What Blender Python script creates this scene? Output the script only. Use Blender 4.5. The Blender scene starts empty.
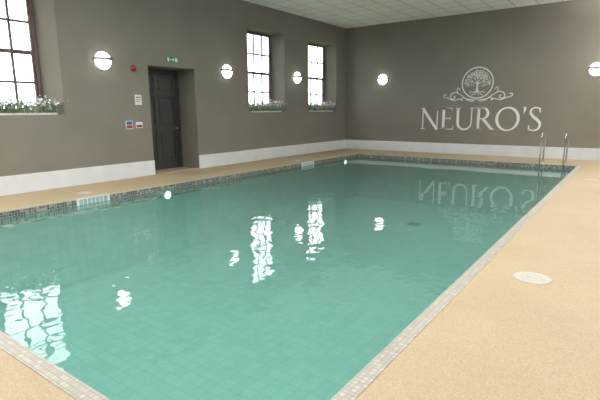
import bpy, math, random
from mathutils import Vector, Matrix
random.seed(7)
S=bpy.context.scene
C=bpy.context.collection
S.view_settings.view_transform='Standard'
S.view_settings.exposure=0.13

# ---------------- constants (metres) ----------------
XL,XR,YB,YF,H=-8.966,2.2,15.313,-3.0,4.375
PX0,PX1,PY0,PY1=-7.49,-1.11,1.13,13.63   # pool inner edges
WZ=-0.10                                   # water level

# ---------------- material helpers ----------------
def lin(c):
    return tuple(((v/255)/12.92 if v/255<=0.04045 else ((v/255+0.055)/1.055)**2.4) for v in c)+(1,)
def newmat(name):
    m=bpy.data.materials.new(name); m.use_nodes=True
    nt=m.node_tree; b=nt.nodes['Principled BSDF']; return m,nt,b
def N(nt,t,**kw):
    n=nt.nodes.new(t)
    for k,v in kw.items():
        if k in n.inputs: n.inputs[k].default_value=v
        else: setattr(n,k,v)
    return n
def ramp(nt,stops,interp='LINEAR'):
    r=nt.nodes.new('ShaderNodeValToRGB'); cr=r.color_ramp; cr.interpolation=interp
    while len(cr.elements)<len(stops): cr.elements.new(0.5)
    for e,(p,c) in zip(cr.elements,stops): e.position=p; e.color=c
    return r
def mat_noise(name,c1,c2,scale,rough=0.6,bump=0.0,metal=0.0,bscale=None,detail=3):
    m,nt,b=newmat(name)
    tc=N(nt,'ShaderNodeTexCoord'); no=N(nt,'ShaderNodeTexNoise',Scale=scale,Detail=detail)
    nt.links.new(tc.outputs['Object'],no.inputs['Vector'])
    r=ramp(nt,[(0.3,c1),(0.7,c2)]); nt.links.new(no.outputs['Fac'],r.inputs[0]); nt.links.new(r.outputs[0],b.inputs['Base Color'])
    b.inputs['Roughness'].default_value=rough; b.inputs['Metallic'].default_value=metal
    if bump:
        n2=N(nt,'ShaderNodeTexNoise',Scale=bscale or scale,Detail=2); nt.links.new(tc.outputs['Object'],n2.inputs['Vector'])
        bp=N(nt,'ShaderNodeBump',Strength=bump,Distance=0.01); nt.links.new(n2.outputs['Fac'],bp.inputs['Height']); nt.links.new(bp.outputs[0],b.inputs['Normal'])
    return m
def mat_emit(name,col,st):
    m,nt,b=newmat(name); b.inputs['Base Color'].default_value=col
    b.inputs['Emission Color'].default_value=col; b.inputs['Emission Strength'].default_value=st; return m

M_wall=mat_noise('taupe_paint',lin((118,113,103)),lin((124,119,109)),1.2,0.75,0.05,bscale=60)
M_white=mat_noise('white_gloss_paint',lin((222,226,230)),lin((230,234,238)),3,0.35)
M_plastic=mat_noise('white_plastic',lin((222,224,222)),lin((230,232,230)),5,0.4)
M_lid=mat_noise('cream_lid_plastic',lin((188,186,178)),lin((198,196,188)),9,0.5)
M_logo=mat_noise('logo_vinyl',lin((240,240,238)),lin((246,246,244)),3,0.6)
M_frame=mat_noise('dark_brown_sash_paint',lin((74,56,54)),lin((92,72,70)),8,0.45)
M_door=mat_noise('dark_door_paint',lin((50,47,45)),lin((58,55,53)),6,0.45)
M_steel=mat_noise('stainless_steel',lin((200,202,205)),lin((215,217,220)),10,0.15,metal=1.0)
M_metal=mat_noise('brushed_nickel',lin((150,148,144)),lin((165,163,160)),20,0.35,metal=0.9)
M_leaf=mat_noise('leaf_green',lin((100,122,92)),lin((156,172,140)),14,0.6)
M_petal=mat_noise('petal_white',lin((222,216,220)),lin((240,238,240)),10,0.6)
M_petal2=mat_noise('petal_mauve',lin((150,128,160)),lin((184,166,190)),10,0.6)
M_red=mat_noise('red_plastic',lin((150,40,36)),lin((170,50,44)),8,0.4)
M_blue=mat_noise('blue_sign',lin((40,80,150)),lin((50,92,165)),8,0.4)
M_green=mat_noise('green_sign',lin((30,120,80)),lin((40,135,90)),8,0.4)
M_drain=mat_noise('drain_grille_plastic',lin((96,140,130)),lin((110,152,142)),8,0.5)
M_dark=mat_noise('dark_rubber',lin((40,42,42)),lin((50,52,52)),8,0.5)
M_lamp=mat_emit('opal_glass_lit',(1,0.97,0.90,1),12.0)
M_poollamp=mat_emit('pool_lamp_lit',(0.85,1,0.97,1),5.0)

# deck: resin-bound gravel
M_deck,nt,b=newmat('resin_gravel_deck')
tc=N(nt,'ShaderNodeTexCoord'); vo=N(nt,'ShaderNodeTexVoronoi',Scale=190.0); nt.links.new(tc.outputs['Object'],vo.inputs['Vector'])
r=ramp(nt,[(0.0,lin((170,151,122))),(0.5,lin((182,163,133))),(1.0,lin((193,175,146)))])
sx=N(nt,'ShaderNodeSeparateColor'); nt.links.new(vo.outputs['Color'],sx.inputs[0]); nt.links.new(sx.outputs[0],r.inputs[0])
n1=N(nt,'ShaderNodeTexNoise',Scale=0.9,Detail=3.0); nt.links.new(tc.outputs['Object'],n1.inputs['Vector'])
r2=ramp(nt,[(0.3,(0.92,0.915,0.90,1)),(0.7,(1.01,1.01,1.01,1))]); nt.links.new(n1.outputs['Fac'],r2.inputs[0])
mx=N(nt,'ShaderNodeMix',data_type='RGBA',blend_type='MULTIPLY'); mx.inputs[0].default_value=1
nt.links.new(r.outputs[0],mx.inputs[6]); nt.links.new(r2.outputs[0],mx.inputs[7]); nt.links.new(mx.outputs[2],b.inputs['Base Color'])
bp=N(nt,'ShaderNodeBump',Strength=0.12,Distance=0.002); nt.links.new(vo.outputs['Distance'],bp.inputs['Height']); nt.links.new(bp.outputs[0],b.inputs['Normal'])
b.inputs['Roughness'].default_value=0.7

def mat_mosaic(name,stops,size,grout,gw=0.1,rough=0.3):
    m,nt,b=newmat(name)
    tc=N(nt,'ShaderNodeTexCoord')
    sc=N(nt,'ShaderNodeVectorMath',operation='MULTIPLY_ADD'); sc.inputs[1].default_value=(1/size,)*3; sc.inputs[2].default_value=(0.37,0.41,0.33)
    nt.links.new(tc.outputs['Object'],sc.inputs[0])
    fl=N(nt,'ShaderNodeVectorMath',operation='FLOOR'); nt.links.new(sc.outputs[0],fl.inputs[0])
    wn=N(nt,'ShaderNodeTexWhiteNoise',noise_dimensions='3D'); nt.links.new(fl.outputs[0],wn.inputs['Vector'])
    r=ramp(nt,stops,'CONSTANT'); nt.links.new(wn.outputs['Value'],r.inputs[0])
    fr=N(nt,'ShaderNodeVectorMath',operation='FRACTION'); nt.links.new(sc.outputs[0],fr.inputs[0])
    sp=N(nt,'ShaderNodeSeparateXYZ'); nt.links.new(fr.outputs[0],sp.inputs[0])
    geo=N(nt,'ShaderNodeNewGeometry'); ab=N(nt,'ShaderNodeVectorMath',operation='ABSOLUTE'); nt.links.new(geo.outputs['Normal'],ab.inputs[0])
    sn=N(nt,'ShaderNodeSeparateXYZ'); nt.links.new(ab.outputs[0],sn.inputs[0])
    prev=None
    for i in range(3):
        lt=N(nt,'ShaderNodeMath',operation='LESS_THAN'); lt.inputs[1].default_value=gw; nt.links.new(sp.outputs[i],lt.inputs[0])
        nn=N(nt,'ShaderNodeMath',operation='LESS_THAN'); nn.inputs[1].default_value=0.5; nt.links.new(sn.outputs[i],nn.inputs[0])
        mu=N(nt,'ShaderNodeMath',operation='MULTIPLY'); nt.links.new(lt.outputs[0],mu.inputs[0]); nt.links.new(nn.outputs[0],mu.inputs[1])
        if prev is None: prev=mu
        else:
            ma=N(nt,'ShaderNodeMath',operation='MAXIMUM'); nt.links.new(prev.outputs[0],ma.inputs[0]); nt.links.new(mu.outputs[0],ma.inputs[1]); prev=ma
    mx=N(nt,'ShaderNodeMix',data_type='RGBA'); nt.links.new(prev.outputs[0],mx.inputs[0]); nt.links.new(r.outputs[0],mx.inputs[6]); mx.inputs[7].default_value=grout
    nt.links.new(mx.outputs[2],b.inputs['Base Color']); b.inputs['Roughness'].default_value=rough
    return m
M_band=mat_mosaic('waterline_mosaic',[(0,lin((66,68,68))),(0.25,lin((122,118,108))),(0.45,lin((88,94,95))),(0.65,lin((156,148,132))),(0.80,lin((56,58,62)))],0.04,lin((172,168,158)),0.12)
M_basin=mat_mosaic('teal_pool_tile',[(0,lin((178,222,214))),(0.5,lin((186,228,220)))],0.15,lin((156,206,198)),0.05)
M_coping=mat_mosaic('coping_mosaic',[(0,lin((178,174,165))),(0.3,lin((188,184,175))),(0.6,lin((170,166,157)))],0.033,lin((152,146,134)),0.16,0.5)
M_ceil=mat_mosaic('ceiling_tile',[(0,lin((238,237,236))),(0.5,lin((242,241,240)))],0.6,lin((192,191,189)),0.05,0.85)
M_sk=mat_noise('skimmer_throat',lin((150,170,166)),lin((165,185,180)),4,.5)

# water
M_water,nt,b=newmat('pool_water'); nt.nodes.remove(b); out=nt.nodes['Material Output']
tc=N(nt,'ShaderNodeTexCoord')
n1=N(nt,'ShaderNodeTexNoise',Scale=2.1,Detail=2.0,Roughness=0.45); n2=N(nt,'ShaderNodeTexNoise',Scale=6.0,Detail=1.0)
nt.links.new(tc.outputs['Object'],n1.inputs['Vector']); nt.links.new(tc.outputs['Object'],n2.inputs['Vector'])
sy=N(nt,'ShaderNodeSeparateXYZ'); nt.links.new(tc.outputs['Object'],sy.inputs[0])
# calmer water towards the far end of the pool
mr=N(nt,'ShaderNodeMapRange'); mr.interpolation_type='SMOOTHSTEP'; mr.inputs['From Min'].default_value=4.5; mr.inputs['From Max'].default_value=10.0; mr.inputs['To Min'].default_value=1.0; mr.inputs['To Max'].default_value=0.18
nt.links.new(sy.outputs['Y'],mr.inputs['Value'])
def hh(no):
    s=N(nt,'ShaderNodeMath',operation='SUBTRACT'); s.inputs[1].default_value=0.5; nt.links.new(no.outputs['Fac'],s.inputs[0])
    m_=N(nt,'ShaderNodeMath',operation='MULTIPLY'); nt.links.new(s.outputs[0],m_.inputs[0]); nt.links.new(mr.outputs[0],m_.inputs[1]); return m_
h1=hh(n1); h2=hh(n2)
b1=N(nt,'ShaderNodeBump',Strength=1.0,Distance=0.0088); nt.links.new(h1.outputs[0],b1.inputs['Height'])
b2=N(nt,'ShaderNodeBump',Strength=1.0,Distance=0.0026); nt.links.new(h2.outputs[0],b2.inputs['Height']); nt.links.new(b1.outputs[0],b2.inputs['Normal'])
gl=N(nt,'ShaderNodeBsdfGlossy',Roughness=0.012); nt.links.new(b2.outputs[0],gl.inputs['Normal'])
fr=N(nt,'ShaderNodeFresnel',IOR=1.42); nt.links.new(b2.outputs[0],fr.inputs['Normal'])
tr=N(nt,'ShaderNodeBsdfTransparent'); tr.inputs[0].default_value=(0.66,0.89,0.845,1)
df=N(nt,'ShaderNodeBsdfDiffuse'); df.inputs[0].default_value=lin((128,175,164))
ms=N(nt,'ShaderNodeMixShader'); ms.inputs[0].default_value=0.42; nt.links.new(tr.outputs[0],ms.inputs[1]); nt.links.new(df.outputs[0],ms.inputs[2])
m2=N(nt,'ShaderNodeMixShader'); nt.links.new(fr.outputs[0],m2.inputs[0]); nt.links.new(ms.outputs[0],m2.inputs[1]); nt.links.new(gl.outputs[0],m2.inputs[2])
nt.links.new(m2.outputs[0],out.inputs['Surface'])

# window glass (thin)
M_glass,nt,b=newmat('window_glass'); nt.nodes.remove(b); out=nt.nodes['Material Output']
gl=N(nt,'ShaderNodeBsdfGlossy',Roughness=0.02); tr=N(nt,'ShaderNodeBsdfTransparent'); tr.inputs[0].default_value=(0.95,0.97,0.98,1)
ms=N(nt,'ShaderNodeMixShader'); ms.inputs[0].default_value=0.06; nt.links.new(tr.outputs[0],ms.inputs[1]); nt.links.new(gl.outputs[0],ms.inputs[2]); nt.links.new(ms.outputs[0],out.inputs['Surface'])

# ---------------- geometry helpers ----------------
class MB:
    def __init__(s): s.v=[]; s.f=[]; s.mi=[]
    def poly(s,pts,mi=0):
        i=len(s.v); s.v+= [tuple(p) for p in pts]; s.f.append(tuple(range(i,i+len(pts)))); s.mi.append(mi)
    def box(s,a,b,mi=0):
        x0,y0,z0=a;x1,y1,z1=b
        i=len(s.v); s.v+=[(x0,y0,z0),(x1,y0,z0),(x1,y1,z0),(x0,y1,z0),(x0,y0,z1),(x1,y0,z1),(x1,y1,z1),(x0,y1,z1)]
        for q in [(0,3,2,1),(4,5,6,7),(0,1,5,4),(1,2,6,5),(2,3,7,6),(3,0,4,7)]: s.f.append(tuple(i+k for k in q)); s.mi.append(mi)
    def lathe(s,prof,o,ax,n=32,mi=0):
        o=Vector(o); a=Vector(ax).normalized(); t=a.orthogonal().normalized(); u=a.cross(t)
        i=len(s.v)
        for r,h in prof:
            for k in range(n):
                th=2*math.pi*k/n; s.v.append(tuple(o+a*h+(t*math.cos(th)+u*math.sin(th))*r))
        for j in range(len(prof)-1):
            for k in range(n):
                s.f.append((i+j*n+k,i+j*n+(k+1)%n,i+(j+1)*n+(k+1)%n,i+(j+1)*n+k)); s.mi.append(mi)
    def obj(s,name,mats,parent=None,smooth=False,bevel=0):
        me=bpy.data.meshes.new(name); me.from_pydata(s.v,[],s.f); 
        for m in (mats if isinstance(mats,(list,tuple)) else [mats]): me.materials.append(m)
        for p,m in zip(me.polygons,s.mi): p.material_index=m; p.use_smooth=smooth
        me.update(); o=bpy.data.objects.new(name,me); C.objects.link(o)
        if parent: o.parent=parent
        if bevel:
            md=o.modifiers.new('bevel','BEVEL'); md.width=bevel; md.segments=2; md.limit_method='ANGLE'
        return o
def empty(name,loc=(0,0,0)):
    o=bpy.data.objects.new(name,None); C.objects.link(o); o.empty_display_size=0.1; return o
def tube(name,pts,r,mat,parent=None,cyc=False):
    cu=bpy.data.curves.new(name,'CURVE'); cu.dimensions='3D'; cu.bevel_depth=r; cu.bevel_resolution=5; cu.use_fill_caps=True
    sp=cu.splines.new('POLY'); sp.points.add(len(pts)-1)
    for q,p in zip(sp.points,pts): q.co=(*p,1)
    sp.use_cyclic_u=cyc; sp.use_smooth=True
    cu.materials.append(mat); o=bpy.data.objects.new(name,cu); C.objects.link(o)
    if parent: o.parent=parent
    return o

# ---------------- room shell ----------------
WIN=[(2.93,4.64),(9.92,11.60),(12.87,14.62)]   # recess Y extents
WZ0,WZ1=1.40,3.74
DOOR=(6.60,7.96,0.0,2.46); DD=0.72
def wall_x(name,X,holes,sgn,mat):
    mb=MB()
    ys=sorted({YF,YB}|{h[0] for h in holes}|{h[1] for h in holes}); zs=sorted({0.0,H}|{h[2] for h in holes}|{h[3] for h in holes})
    for a,b_ in zip(ys,ys[1:]):
        for c,d in zip(zs,zs[1:]):
            cy,cz=(a+b_)/2,(c+d)/2
            if any(h[0]<cy<h[1] and h[2]<cz<h[3] for h in holes): continue
            mb.poly([(X,a,c),(X,b_,c),(X,b_,d),(X,a,d)])
    for h in holes:
        D,sp,st=h[4],h[5],h[6]; X2=X+sgn*D; a,b_,c,d=h[:4]; a2,b2,c2,d2=a+sp,b_-sp,c,d-st
        mb.poly([(X,a,c),(X2,a2,c2),(X2,a2,d2),(X,a,d)]); mb.poly([(X,b_,c),(X2,b2,c2),(X2,b2,d2),(X,b_,d)])
        mb.poly([(X,a,d),(X,b_,d),(X2,b2,d2),(X2,a2,d2)])
        if c>0.01: mb.poly([(X,a,c),(X,b_,c),(X2,b2,c2),(X2,a2,c2)])
    return mb.obj(name,mat)
SP=0.24; WD=0.40; ST=0.06
hl=[(a,b_,WZ0,WZ1,WD,SP,ST) for a,b_ in WIN]+[(DOOR[0],DOOR[1],0,DOOR[3],DD,0,0)]
wall_x('wall_left',XL,hl,-1,M_wall)
WR=[(0.2,1.9),(4.6,6.3),(9.0,10.7)]  # unseen right-wall windows, added to let daylight in from that side
wall_x('wall_right',XR,[(a,b_,WZ0,WZ1,WD,SP,ST) for a,b_ in WR],1,M_wall)
mb=MB(); mb.box((XL-0.01,YB,0),(XR+0.01,YB+0.2,H)); mb.obj('wall_back',M_wall)
mb=MB(); mb.box((XL-0.01,YF-0.2,0),(XR+0.01,YF,H)); mb.obj('wall_front',M_wall)
mb=MB(); mb.box((XL-0.2,YF-0.2,H),(XR+0.2,YB+0.2,H+0.1)); mb.obj('ceiling',M_ceil)
# floor: deck ring around the pool
CW=0.10
mb=MB(); ox0,ox1,oy0,oy1=PX0-CW*0.4,PX1+CW,PY0-CW,PY1+CW*0.4
mb.box((XL,YF,-0.1),(ox0,YB,0)); mb.box((ox1,YF,-0.1),(XR,YB,0)); mb.box((ox0,YF,-0.1),(ox1,oy0,0)); mb.box((ox0,oy1,-0.1),(ox1,YB,0))
mb.box((XL-DD-0.05,DOOR[0],-0.1),(XL,DOOR[1],0))
mb.obj('floor',M_deck)

# baseboards
BH=0.34
def bb(name,a,b_):
    mb=MB(); mb.box(a,b_); mb.obj(name,M_white,bevel=0.008)
e=empty('baseboard_left')
for k,(a,b_) in enumerate([(YF,DOOR[0]-0.0),(DOOR[1],YB-0.03)]):
    mb=MB(); mb.box((XL,a,0),(XL+0.03,b_,BH)); mb.obj('baseboard_left_part_%d'%k,M_white,parent=e,bevel=0.008)
bb('baseboard_back',(XL,YB-0.03,0),(XR,YB,BH)); bb('baseboard_right',(XR-0.03,YF,0),(XR,YB-0.03,BH)); bb('baseboard_front',(XL+0.03,YF,0),(XR-0.03,YF+0.03,BH))

# ---------------- sash windows ----------------
def sash(idx,X,sgn,a,b_):
    p=empty('window_%d'%idx)
    y0,y1=a+SP,b_-SP; z0,z1=WZ0,WZ1-ST; xo=X+sgn*WD
    mb=MB()
    def bx(ya,yb,za,zb,d0=0.0,d1=0.06):
        xa,xb=sorted((xo-sgn*d1,xo-sgn*d0)); mb.box((xa,ya,za),(xb,yb,zb))
    fw=0.055; g_=.021
    bx(y0,y0+fw,z0,z1,0,.08); bx(y1-fw,y1,z0,z1,0,.08); bx(y0+fw,y1-fw,z1-fw,z1,0,.08); bx(y0+fw,y1-fw,z0,z0+fw+.02,0,.08)
    zm=(z0+z1)/2; iy0,iy1=y0+fw,y1-fw
    bx(iy0,iy1,zm-.035,zm+.035,0.0,.07)
    for s0,s1,d in ((z0+fw,zm,0.0),(zm,z1-fw,0.02)):
        bx(iy0,iy0+.035,s0,s1,d,d+.04); bx(iy1-.035,iy1,s0,s1,d,d+.04); 
        bx(iy0+.035,iy1-.035,(s0+s1)/2-g_,(s0+s1)/2+g_,d+.005,d+.035)
        for k in (1,2):
            yy=iy0+(iy1-iy0)*k/3; bx(yy-g_,yy+g_,s0,s1,d+.006,d+.036)
    mb.obj('sash_frame',M_frame,parent=p)
    g=MB(); xg=xo-sgn*0.018; g.poly([(xg,iy0,z0),(xg,iy1,z0),(xg,iy1,z1),(xg,iy0,z1)]); g.obj('pane',M_glass,parent=p)
    L=bpy.data.lights.new('daylight_portal','AREA'); L.shape='RECTANGLE'; L.size=y1-y0; L.size_y=z1-z0; L.cycles.is_portal=True
    o=bpy.data.objects.new('daylight_portal',L); C.objects.link(o); o.parent=p
    if sgn<0: o.matrix_world=Matrix(((0,0,-1,xo-.02),(-1,0,0,(y0+y1)/2),(0,1,0,(z0+z1)/2),(0,0,0,1)))
    else: o.matrix_world=Matrix(((0,0,1,xo+.02),(1,0,0,(y0+y1)/2),(0,1,0,(z0+z1)/2),(0,0,0,1)))
for i,(a,b_) in enumerate(WIN): sash(i+1,XL,-1,a,b_)
for i,(a,b_) in enumerate(WR): sash(i+4,XR,1,a,b_)

# flower troughs on the sills
def flowers(name,a,b_):
    p=empty(name)
    mb=MB(); y0,y1=a+0.14,b_-0.12; x0,x1=XL-0.21,XL-0.05
    mb.box((x0,y0,WZ0),(x1,y1,WZ0+0.04)); mb.obj('trough',M_plastic,parent=p)
    lf=MB(); fl=MB()
    n=int((y1-y0)*440)
    for k in range(n):
        bx=random.uniform(x0,x1+.02); by=random.uniform(y0,y1); hgt=random.uniform(0.06,0.36); lean=Vector((random.uniform(-.4,.7),random.uniform(-.7,.7),1)).normalized()
        d=Vector((random.uniform(-1,1),random.uniform(-1,1),0)).normalized(); w=random.uniform(0.006,0.016)
        o=Vector((bx,by,WZ0+0.03)); m_=o+lean*hgt*0.55; t=o+lean*hgt+Vector((lean.x,lean.y,-0.15))*hgt*.3
        lf.poly([o-d*w*.4,m_-d*w,t,m_+d*w,o+d*w*.4])
        if random.random()<0.65:
            c=t+Vector((0,0,.01)); r=random.uniform(0.012,0.030); nn=Vector((random.uniform(0.2,1),random.uniform(-.6,.6),random.uniform(.1,.9))).normalized(); u=nn.orthogonal().normalized(); v=nn.cross(u); mi=1 if random.random()<0.3 else 0
            for q in range(5):
                th=2*math.pi*q/5; d1=u*math.cos(th)+v*math.sin(th); d2=-u*math.sin(th)+v*math.cos(th)
                fl.poly([c,c+d1*r*.6+d2*r*.4,c+d1*r+nn*r*.2,c+d1*r*.6-d2*r*.4],mi)
    lf.obj('foliage',M_leaf,parent=p); fl.obj('blossoms',[M_petal,M_petal2],parent=p)
for a,b_ in WIN: flowers('window_flower_box',a,b_)

# ---------------- door ----------------
d=empty('door_1'); y0,y1,_,z1=DOOR; xd=XL-DD
mb=MB(); mb.box((xd,y0,0),(xd+.09,y0+.07,z1)); mb.box((xd,y1-.07,0),(xd+.09,y1,z1)); mb.box((xd,y0+.07,z1-.08),(xd+.09,y1-.07,z1)); mb.obj('door_frame',M_door,parent=d,bevel=.006)
ya,yb,zt=y0+.07,y1-.07,z1-.08; mb=MB(); xl=xd+.02
mb.box((xl-.02,ya,0.0),(xl,yb,zt))
W=yb-ya; st=.11
def rail(a,b2,c,dd): mb.box((xl,a,c),(xl+.03,b2,dd))
rail(ya,ya+st,0,zt); rail(yb-st,yb,0,zt); rail((ya+yb)/2-.055,(ya+yb)/2+.055,0,zt)
for c,dd in ((0,.22),(.95,1.12),(1.80,1.92),(zt-.12,zt)):
    rail(ya+st,(ya+yb)/2-.055,c,dd); rail((ya+yb)/2+.055,yb-st,c,dd)
for c,dd in ((.22,.95),(1.12,1.80),(1.92,zt-.12)):
    for a,b2 in ((ya+st,(ya+yb)/2-.055),((ya+yb)/2+.055,yb-st)): mb.box((xl,a+.04,c+.04),(xl+.018,b2-.04,dd-.04))
mb.obj('door_leaf',M_door,parent=d,bevel=.006)
mb=MB(); mb.lathe([(0,.075),(.018,.075),(.028,.06),(.028,.05),(.012,.04),(.012,.0),(.03,.0),(.03,-.005)],(xl+.03,yb-.06,1.02),(1,0,0),20); mb.obj('door_knob',M_metal,parent=d,smooth=True)
mb=MB(); mb.box((XL-.10,y0,0),(XL+.0,y1,.02)); mb.obj('door_threshold',M_deck,parent=d)

# ---------------- wall lamps ----------------
def sconce(pos,nrm):
    p=empty('wall_lamp'); pos=Vector(pos); n=Vector(nrm)
    mb=MB(); mb.lathe([(0,0),(.19,0),(.19,.02),(.178,.03),(0,.03)],pos,n,40); mb.obj('backplate',M_white,parent=p,smooth=False)
    mb=MB(); R=.172; pr=[(R*math.cos(t*math.pi/2/10),.03+.095*math.sin(t*math.pi/2/10)) for t in range(11)]; mb.lathe(pr,pos,n,40); mb.obj('opal_diffuser',M_lamp,parent=p,smooth=True)
    mb=MB(); t=Vector((0,0,1)).cross(n); zc=0.035; K=24
    pts=[]
    for k in range(K+1):
        s=-0.235+0.47*k/K; q=max(0,1-(s/0.235)**2)**.5; pts.append(pos+t*s+n*(.02+.125*q))
    hw=.03
    for a,b2 in zip(pts,pts[1:]):
        u=Vector((0,0,1))
        mb.poly([a+u*(zc-hw),b2+u*(zc-hw),b2+u*(zc+hw),a+u*(zc+hw)])
        mb.poly([a+u*(zc+hw),b2+u*(zc+hw),b2+u*(zc+hw)-n*.01,a+u*(zc+hw)-n*.01]); mb.poly([a+u*(zc-hw),b2+u*(zc-hw),b2+u*(zc-hw)-n*.01,a+u*(zc-hw)-n*.01])
    mb.obj('metal_band',M_metal,parent=p)
for y in (5.51,9.05,12.2): sconce((XL,y,2.47),(1,0,0))
for x in (-7.44,-1.03): sconce((x,YB,2.50),(0,-1,0))
for y in (3.2,7.6,12.2): sconce((XR,y,2.47),(-1,0,0))

# ---------------- signs and small wall items ----------------
def panel(name,y,z,w,h,mats,inner=None):
    p=empty(name); mb=MB(); mb.box((XL,y-w/2,z-h/2),(XL+.012,y+w/2,z+h/2)); mb.obj('plate',mats[0],parent=p,bevel=.003)
    mb=MB()
    for (a,b2,c,dd,mi) in inner or []: mb.box((XL+.012,y+a*w,z+c*h),(XL+.014,y+b2*w,z+dd*h),mi)
    if inner: mb.obj('print',mats[1:],parent=p)
panel('notice_sign',6.29,1.70,.17,.22,[M_plastic,M_dark],[(-.35,.35,.2,.3,0),(-.35,.35,0,.06,0),(-.35,.2,-.2,-.14,0)])
panel('fire_action_sign',6.02,1.16,.17,.18,[M_plastic,M_blue,M_red],[(-.42,.42,.05,.42,0),(-.42,.42,-.42,-.02,1)])
panel('safety_sign',6.27,1.155,.17,.13,[M_plastic,M_red],[(-.42,.42,-.4,.0,0)])
panel('fire_exit_sign',7.29,2.63,.34,.14,[M_green,M_plastic],[(-.42,-.28,-.3,.3,0),(-.2,.1,-.06,.06,0),(.0,.1,-.2,.2,0),(.2,.42,-.3,.3,0)])
p=empty('fire_alarm_sounder'); mb=MB(); mb.lathe([(0,.07),(.03,.07),(.045,.05),(.05,.02),(.06,.015),(.06,0)],(XL,6.22,2.37),(1,0,0),24); mb.obj('sounder_body',M_red,parent=p,smooth=True)

# ---------------- swimming pool ----------------
P=empty('swimming_pool')
mb=MB(); zb=-1.45; bt=-0.24
def ring(zt,zb_,mi,mbx):
    mbx.poly([(PX0,PY0,zb_),(PX0,PY1,zb_),(PX0,PY1,zt),(PX0,PY0,zt)],mi); mbx.poly([(PX1,PY0,zb_),(PX1,PY1,zb_),(PX1,PY1,zt),(PX1,PY0,zt)],mi)
    mbx.poly([(PX0,PY0,zb_),(PX1,PY0,zb_),(PX1,PY0,zt),(PX0,PY0,zt)],mi); mbx.poly([(PX0,PY1,zb_),(PX1,PY1,zb_),(PX1,PY1,zt),(PX0,PY1,zt)],mi)
ring(-0.008,bt,1,mb); ring(bt,zb,0,mb); mb.poly([(PX0,PY0,zb),(PX1,PY0,zb),(PX1,PY1,zb),(PX0,PY1,zb)],0)
mb.obj('pool_basin',[M_basin,M_band],parent=P)
mb=MB(); i0,i1,j0,j1=PX0,PX1,PY0,PY1
z0,z1=-0.008,0.004
mb.box((ox0,oy0,z0),(i0,oy1,z1)); mb.box((i1,oy0,z0),(ox1,oy1,z1)); mb.box((i0,oy0,z0),(i1,j0,z1)); mb.box((i0,j1,z0),(i1,oy1,z1))
mb.obj('pool_coping',M_coping,parent=P)
mb=MB(); mb.poly([(PX0,PY0,WZ),(PX1,PY0,WZ),(PX1,PY1,WZ),(PX0,PY1,WZ)]); mb.obj('pool_water_surface',M_water,parent=P)
# skimmers
def skimmer(y):
    mb=MB(); x=PX0+.002; w=.30
    mb.box((x,y-w,-.004),(x+.02,y+w,.012)); mb.box((x,y-w,-.17),(x+.02,y-w+.04,-.005)); mb.box((x,y+w-.04,-.17),(x+.02,y+w,-.005)); mb.box((x,y-w+.04,-.17),(x+.02,y+w-.04,-.14))
    mb.box((x+.001,y-w+.04,-.14),(x+.004,y+w-.04,-.005),1)
    for k in range(1,7):
        yy=y-w+.04+(2*w-.08)*k/7; mb.box((x+.004,yy-.008,-.14),(x+.014,yy+.008,-.005))
    mb.obj('pool_skimmer',[M_plastic,M_sk],parent=None)
skimmer(4.21); skimmer(10.7)
# underwater lights
def plight(pos,n):
    mb=MB(); mb.lathe([(.10,0),(.10,.02),(.08,.03),(.075,.02)],pos,n,32); mb.obj('underwater_light_bezel',M_plastic,parent=P)
    mb=MB(); mb.lathe([(.075,.02),(.06,.03),(0,.035)],pos,n,32); mb.obj('underwater_light_lens',M_poollamp,parent=P,smooth=True)
for y in (5.77,12.8): plight((PX0,y,-.205),(1,0,0))
plight((PX1,2.4,-.45),(-1,0,0)); plight((PX1,9.2,-.45),(-1,0,0))
for y in (11.0,):
    mb=MB(); mb.box((-4.5,y-.15,zb),(-4.2,y+.15,zb+.015))
    for k in range(6): mb.box((-4.47+k*.045,y-.13,zb+.015),(-4.45+k*.045,y+.13,zb+.022))
    mb.obj('floor_drain',M_drain,parent=P)

# ladder handrails at the far end
def handrail(x,parent):
    yA,yB2=14.12,13.57; top=.84; r=.16; pts=[(x,yA,0.0),(x,yA,top-r)]
    for k in range(1,9):
        t=math.pi/2*k/8; pts.append((x,yA-r+r*math.cos(t),top-r+r*math.sin(t)))
    for k in range(0,9):
        t=math.pi/2*k/8; pts.append((x,yB2+r-r*math.sin(t),top-r+r*math.cos(t)))
    pts+=[(x,yB2,-.2),(x,yB2,-1.0)]
    tube('rail',pts,.021,M_steel,parent)
    mb=MB(); mb.lathe([(.021,.03),(.03,.028),(.045,.01),(.05,.0)],(x,yA,0),(0,0,1),24); mb.obj('flange',M_steel,parent=parent,smooth=True)
L=empty('pool_ladder')
handrail(-1.97,L); handrail(-1.42,L)
for z in (-.30,-.55,-.80):
    mb=MB(); mb.box((-1.95,13.50,z),(-1.44,13.59,z+.03)); mb.obj('tread',M_steel,parent=L,bevel=.005)

# deck lids
def lid(x,y,r):
    mb=MB(); mb.lathe([(0,.006),(r*.55,.006),(r*.57,.003),(r*.60,.003),(r*.62,.006),(r*.93,.007),(r,.005),(r,0)],(x,y,0),(0,0,1),40); 
    mb.box((x-r*.3,y-.008,.006),(x-r*.1,y+.008,.009)); mb.box((x+r*.1,y-.008,.006),(x+r*.3,y+.008,.009)); mb.obj('deck_access_lid',M_lid)
lid(-.59,4.25,.15); lid(-8.0,4.34,.12); lid(-.63,11.06,.13); lid(-8.0,10.9,.13)

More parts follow.
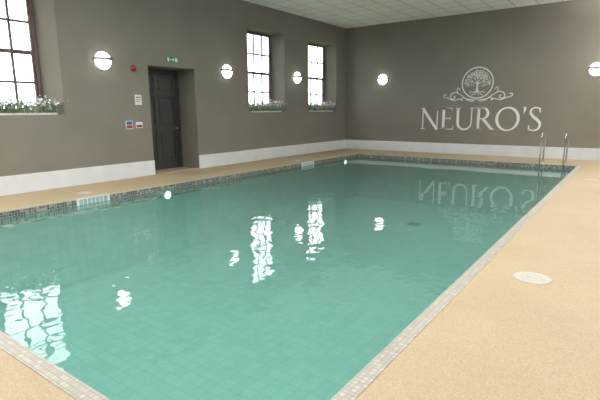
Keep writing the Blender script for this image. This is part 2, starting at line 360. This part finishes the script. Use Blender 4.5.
# ---------------- NEURO'S wall logo ----------------
G=empty('neuros_wall_logo')
YT=YB-0.004
LB=[MB(),MB(),MB()]
def strk(mb,pts,ws,closed=False):
    n=len(pts); L_=[];R_=[]
    if not hasattr(ws,'__len__'): ws=[ws]*n
    for i in range(n):
        a=Vector(pts[(i-1)%n] if closed else pts[max(0,i-1)]); b2=Vector(pts[(i+1)%n] if closed else pts[min(n-1,i+1)])
        t=(b2-a); t=t.normalized() if t.length>1e-9 else Vector((1,0)); nn=Vector((-t.y,t.x)); q=Vector(pts[i])
        L_.append(q+nn*ws[i]/2); R_.append(q-nn*ws[i]/2)
    for i in range(n if closed else n-1):
        j=(i+1)%n; mb.poly([(L_[i].x,YT,L_[i].y),(R_[i].x,YT,R_[i].y),(R_[j].x,YT,R_[j].y),(L_[j].x,YT,L_[j].y)])
def arc(cx,cz,rx,rz,a0,a1,n=24): return [(cx+rx*math.cos(math.radians(a0+(a1-a0)*k/n)),cz+rz*math.sin(math.radians(a0+(a1-a0)*k/n))) for k in range(n+1)]
def cr(P_,n=10):
    o=[]; P2=[P_[0]]+list(P_)+[P_[-1]]
    for i in range(1,len(P2)-2):
        p0,p1,p2,p3=[Vector(q) for q in P2[i-1:i+3]]
        for k in range(n):
            t=k/n; o.append(tuple(.5*((2*p1)+(-p0+p2)*t+(2*p0-5*p1+4*p2-p3)*t*t+(-p0+3*p1-3*p2+p3)*t**3)))
    o.append(tuple(P_[-1])); return o
CH=.70; TH=.125; TN=.052; SF=.034
cur=[-6.00]
def glyph(w,draw):
    x0=cur[0]; f=lambda pts:[(x0+a*CH,.795+b2*CH) for a,b2 in pts]
    def s(pts,ws): strk(LB[0],f(pts),[v*CH for v in ws] if hasattr(ws,'__len__') else ws*CH)
    draw(s); cur[0]+= (w+.07)*CH
def vs(s,x,z0,z1,w,sb=(1,1)):
    s([(x,z0),(x,z1)],w)
    if sb[0]: s([(x-w/2-.08,z0+SF/2),(x+w/2+.08,z0+SF/2)],SF); s([(x,z0),(x,z0+.07)],[w+.07,w])
    if sb[1]: s([(x-w/2-.08,z1-SF/2),(x+w/2+.08,z1-SF/2)],SF); s([(x,z1),(x,z1-.07)],[w+.07,w])
def gN(s):
    vs(s,.13,0,1,TN,(1,1)); s([(.10,1.0),(.84,-.02)],TH); vs(s,.84,0,1,TN,(0,1))
def gE(s):
    vs(s,.14,0,1,TH,(1,1)); 
    for z,x in ((1-SF/2,.54),(.52,.46),(SF/2,.58)): s([(.14,z),(x,z)],SF*1.3)
    s([(.54,1.0),(.53,.84)],[.05,.015]); s([(.46,.60),(.46,.44)],.025); s([(.59,0),(.61,.19)],[.05,.015])
def gU(s):
    s([(.14,.34),(.14,1)],TH); s([(.01,1-SF/2),(.27,1-SF/2)],SF); s([(.76,.34),(.76,1)],TN); s([(.65,1-SF/2),(.87,1-SF/2)],SF)
    p_=arc(.45,.34,.31,.33,180,360,24); s(p_,[TH*(1-k/24)+TN*(k/24) for k in range(25)])
def gR(s):
    vs(s,.14,0,1,TH,(1,1)); p_=[(.14,1-SF/2)]+arc(.32,.745,.22,.24,90,-90,20)+[(.14,.505)]
    s(p_,[TN]+[TN+(TH-TN)*math.sin(math.pi*k/20) for k in range(21)]+[TN]); s([(.34,.50),(.70,.08),(.84,.015)],[TH,TH,.03])
def gO(s):
    n=48; p_=arc(.5,.5,.44,.49,0,360,n); s(p_,[TN+(TH-TN)*abs(math.cos(math.radians(360*k/n-12))) for k in range(n+1)])
def gA(s): s([(.10,1.02),(.11,.9),(.07,.70)],[.10,.09,.01])
def gS(s):
    p_=cr([(.46,.80),(.42,.94),(.27,.98),(.12,.90),(.11,.74),(.22,.60),(.38,.46),(.49,.30),(.44,.10),(.27,.02),(.10,.07),(.06,.22)],6); n=len(p_)
    s(p_,[TN+(TH-TN)*math.exp(-((k/n-.5)/.2)**2) for k in range(n)]); s([(.47,.97),(.47,.76)],.025); s([(.055,.25),(.05,.02)],.025)
for w,g in ((.93,gN),(.60,gE),(.86,gU),(.80,gR),(1.0,gO),(.17,gA),(.55,gS)): glyph(w,g)
LB[0].obj('lettering',M_logo,parent=G)
ex,ez=-4.18,2.26; R=.47
strk(LB[1],arc(ex,ez,R,R,0,360,64),.036)
rnd=random.Random(3)
def branch(x,z,a,l,w,dep):
    x2,z2=x+l*math.cos(a),z+l*math.sin(a); mxp=(x+x2)/2+.06*l*math.sin(a); mzp=(z+z2)/2
    strk(LB[1],[(x,z),(mxp,mzp),(x2,z2)],[w,w*.8,w*.6])
    if dep==0 or (x2-ex)**2+(z2-ez)**2>(R*.86)**2: 
        return
    for da in (-.55,-.02,.52): branch(x2,z2,a+da+rnd.uniform(-.12,.12),l*rnd.uniform(.62,.78),w*.6,dep-1)
strk(LB[1],[(ex,ez-.28),(ex,ez-.18),(ex,ez-.02)],[.12,.06,.055])
for a in (150,115,90,65,30): branch(ex,ez-.05,math.radians(a),.17,.028,3)
for s_ in (-1,1):
    strk(LB[1],cr([(ex+.01*s_,ez-.24),(ex+.08*s_,ez-.29),(ex+.18*s_,ez-.27),(ex+.24*s_,ez-.31)]),.022)
    strk(LB[1],cr([(ex,ez-.26),(ex+.06*s_,ez-.34),(ex+.13*s_,ez-.35),(ex+.17*s_,ez-.39)]),.020)
for k in range(230):
    a=rnd.uniform(0,2*math.pi); q=math.sqrt(rnd.uniform(.12,1))*.40; x,z=ex+q*math.cos(a),ez+.02+q*math.sin(a)*.98
    if z<ez-.12 : continue
    t=rnd.uniform(0,math.pi); l=.021; strk(LB[1],[(x-l*math.cos(t),z-l*math.sin(t)),(x,z),(x+l*math.cos(t),z+l*math.sin(t))],[.002,.018,.002])
LB[1].obj('tree_emblem',M_logo,parent=G)
for s_ in (-1,1):
    m=lambda pts:[(ex+s_*a,ez+b2) for a,b2 in pts]
    strk(LB[2],m(cr([(.10,-.52),(.30,-.49),(.50,-.36),(.66,-.28),(.80,-.33),(.83,-.44),(.74,-.49),(.68,-.43),(.73,-.38)])),.030)
    strk(LB[2],m(cr([(.44,-.50),(.58,-.50),(.72,-.53),(.88,-.47),(1.04,-.42),(1.03,-.34),(.96,-.36)])),.028)
    strk(LB[2],m(cr([(.52,-.20),(.60,-.14),(.62,-.24),(.56,-.33),(.46,-.38),(.36,-.46)])),.024)
    strk(LB[2],m(cr([(.02,-.50),(.12,-.56),(.26,-.54),(.36,-.47),(.44,-.46),(.48,-.51),(.42,-.54)])),.024)
LB[2].obj('scrolls',M_logo,parent=G)

# ---------------- added fill lights out of view: ceiling panels and upward pendants ----------------
def area(p,x,y,z,sx_,sy_,pw,up=False):
    Lt=bpy.data.lights.new('led','AREA'); Lt.shape='RECTANGLE'; Lt.size=sx_; Lt.size_y=sy_; Lt.energy=pw; Lt.color=(1,.99,.975)
    o=bpy.data.objects.new('led',Lt); C.objects.link(o); o.location=(x,y,z); o.parent=p
    if up: o.rotation_euler=(math.pi,0,0)
def fill_panel(x,y,pw):  # unseen ceiling panel with frame, added as downward fill for the room
    p=empty('ceiling_light_panel'); mb=MB(); w,l=.3,.6; t=.03
    for a,b2 in (((x-w-t,y-l-t),(x+w+t,y-l)),((x-w-t,y+l),(x+w+t,y+l+t)),((x-w-t,y-l),(x-w,y+l)),((x+w,y-l),(x+w+t,y+l))): mb.box((*a,H-.04),(*b2,H))
    mb.obj('panel_frame',M_white,parent=p); area(p,x,y,H-.03,2*w,2*l,pw)
def fill_uplight(x,y,pw):  # unseen pendant, added to throw fill light up onto the ceiling
    p=empty('suspended_uplighter'); mb=MB(); w,l=.12,.75; z=H-.85
    mb.box((x-w,y-l,z),(x+w,y+l,z+.02)); mb.box((x-w,y-l,z+.02),(x-w+.01,y+l,z+.07)); mb.box((x+w-.01,y-l,z+.02),(x+w,y+l,z+.07))
    for s in (-.6,.6): mb.box((x-.004,y+s-.004,z+.02),(x+.004,y+s+.004,H))
    mb.obj('housing',M_white,parent=p); area(p,x,y,z+.04,2*w-.04,2*l-.04,pw,True)
for x,y,w in ((.8,-1.5,28),(.8,2,18),(.8,5.5,26),(.8,9,56),(.8,12.5,80),(-4,-1.5,65),(-4,2,62),(-4,5.2,80),(-7.2,-1.5,65),(-7.2,1.5,75)): fill_panel(x,y,w)
for x,y,w in ((-.1,.3,70),(-.1,4,100),(.0,7.5,220),(-.1,11,280),(.4,14,210),(-4,3.6,210),(-7.2,0,120)): fill_uplight(x,y,w)

# ---------------- outside ----------------
mb=MB(); mb.box((-70,-40,-1.2),(XL-.8,60,-1.0)); mb.obj('garden_lawn',mat_noise('grass',lin((90,110,70)),lin((120,135,95)),2,.9))
W_=bpy.data.worlds.new('overcast_sky'); S.world=W_; W_.use_nodes=True; nt=W_.node_tree; bg=nt.nodes['Background']
tc=N(nt,'ShaderNodeTexCoord'); no=N(nt,'ShaderNodeTexNoise',Scale=2.5,Detail=4.0); nt.links.new(tc.outputs['Generated'],no.inputs['Vector'])
r=ramp(nt,[(.3,(.86,.93,1,1)),(.65,(1,1,1,1))]); nt.links.new(no.outputs['Fac'],r.inputs[0]); nt.links.new(r.outputs[0],bg.inputs[0]); bg.inputs[1].default_value=6.5

# ---------------- camera (solved from the photo's perspective) ----------------
pt,ro,ya=.1934,-.007,.6279
F=Vector((-math.sin(ya)*math.cos(pt),math.cos(ya)*math.cos(pt),-math.sin(pt))); R0=Vector((math.cos(ya),math.sin(ya),0)); U0=R0.cross(F)
Rr=R0*math.cos(ro)+U0*math.sin(ro); Ur=-R0*math.sin(ro)+U0*math.cos(ro)
cam=bpy.data.cameras.new('camera'); cam.sensor_width=36; cam.lens=458.112/600*36
co=bpy.data.objects.new('camera',cam); C.objects.link(co)
co.matrix_world=Matrix(((Rr.x,Ur.x,-F.x,0),(Rr.y,Ur.y,-F.y,0),(Rr.z,Ur.z,-F.z,1.45),(0,0,0,1)))
S.camera=co
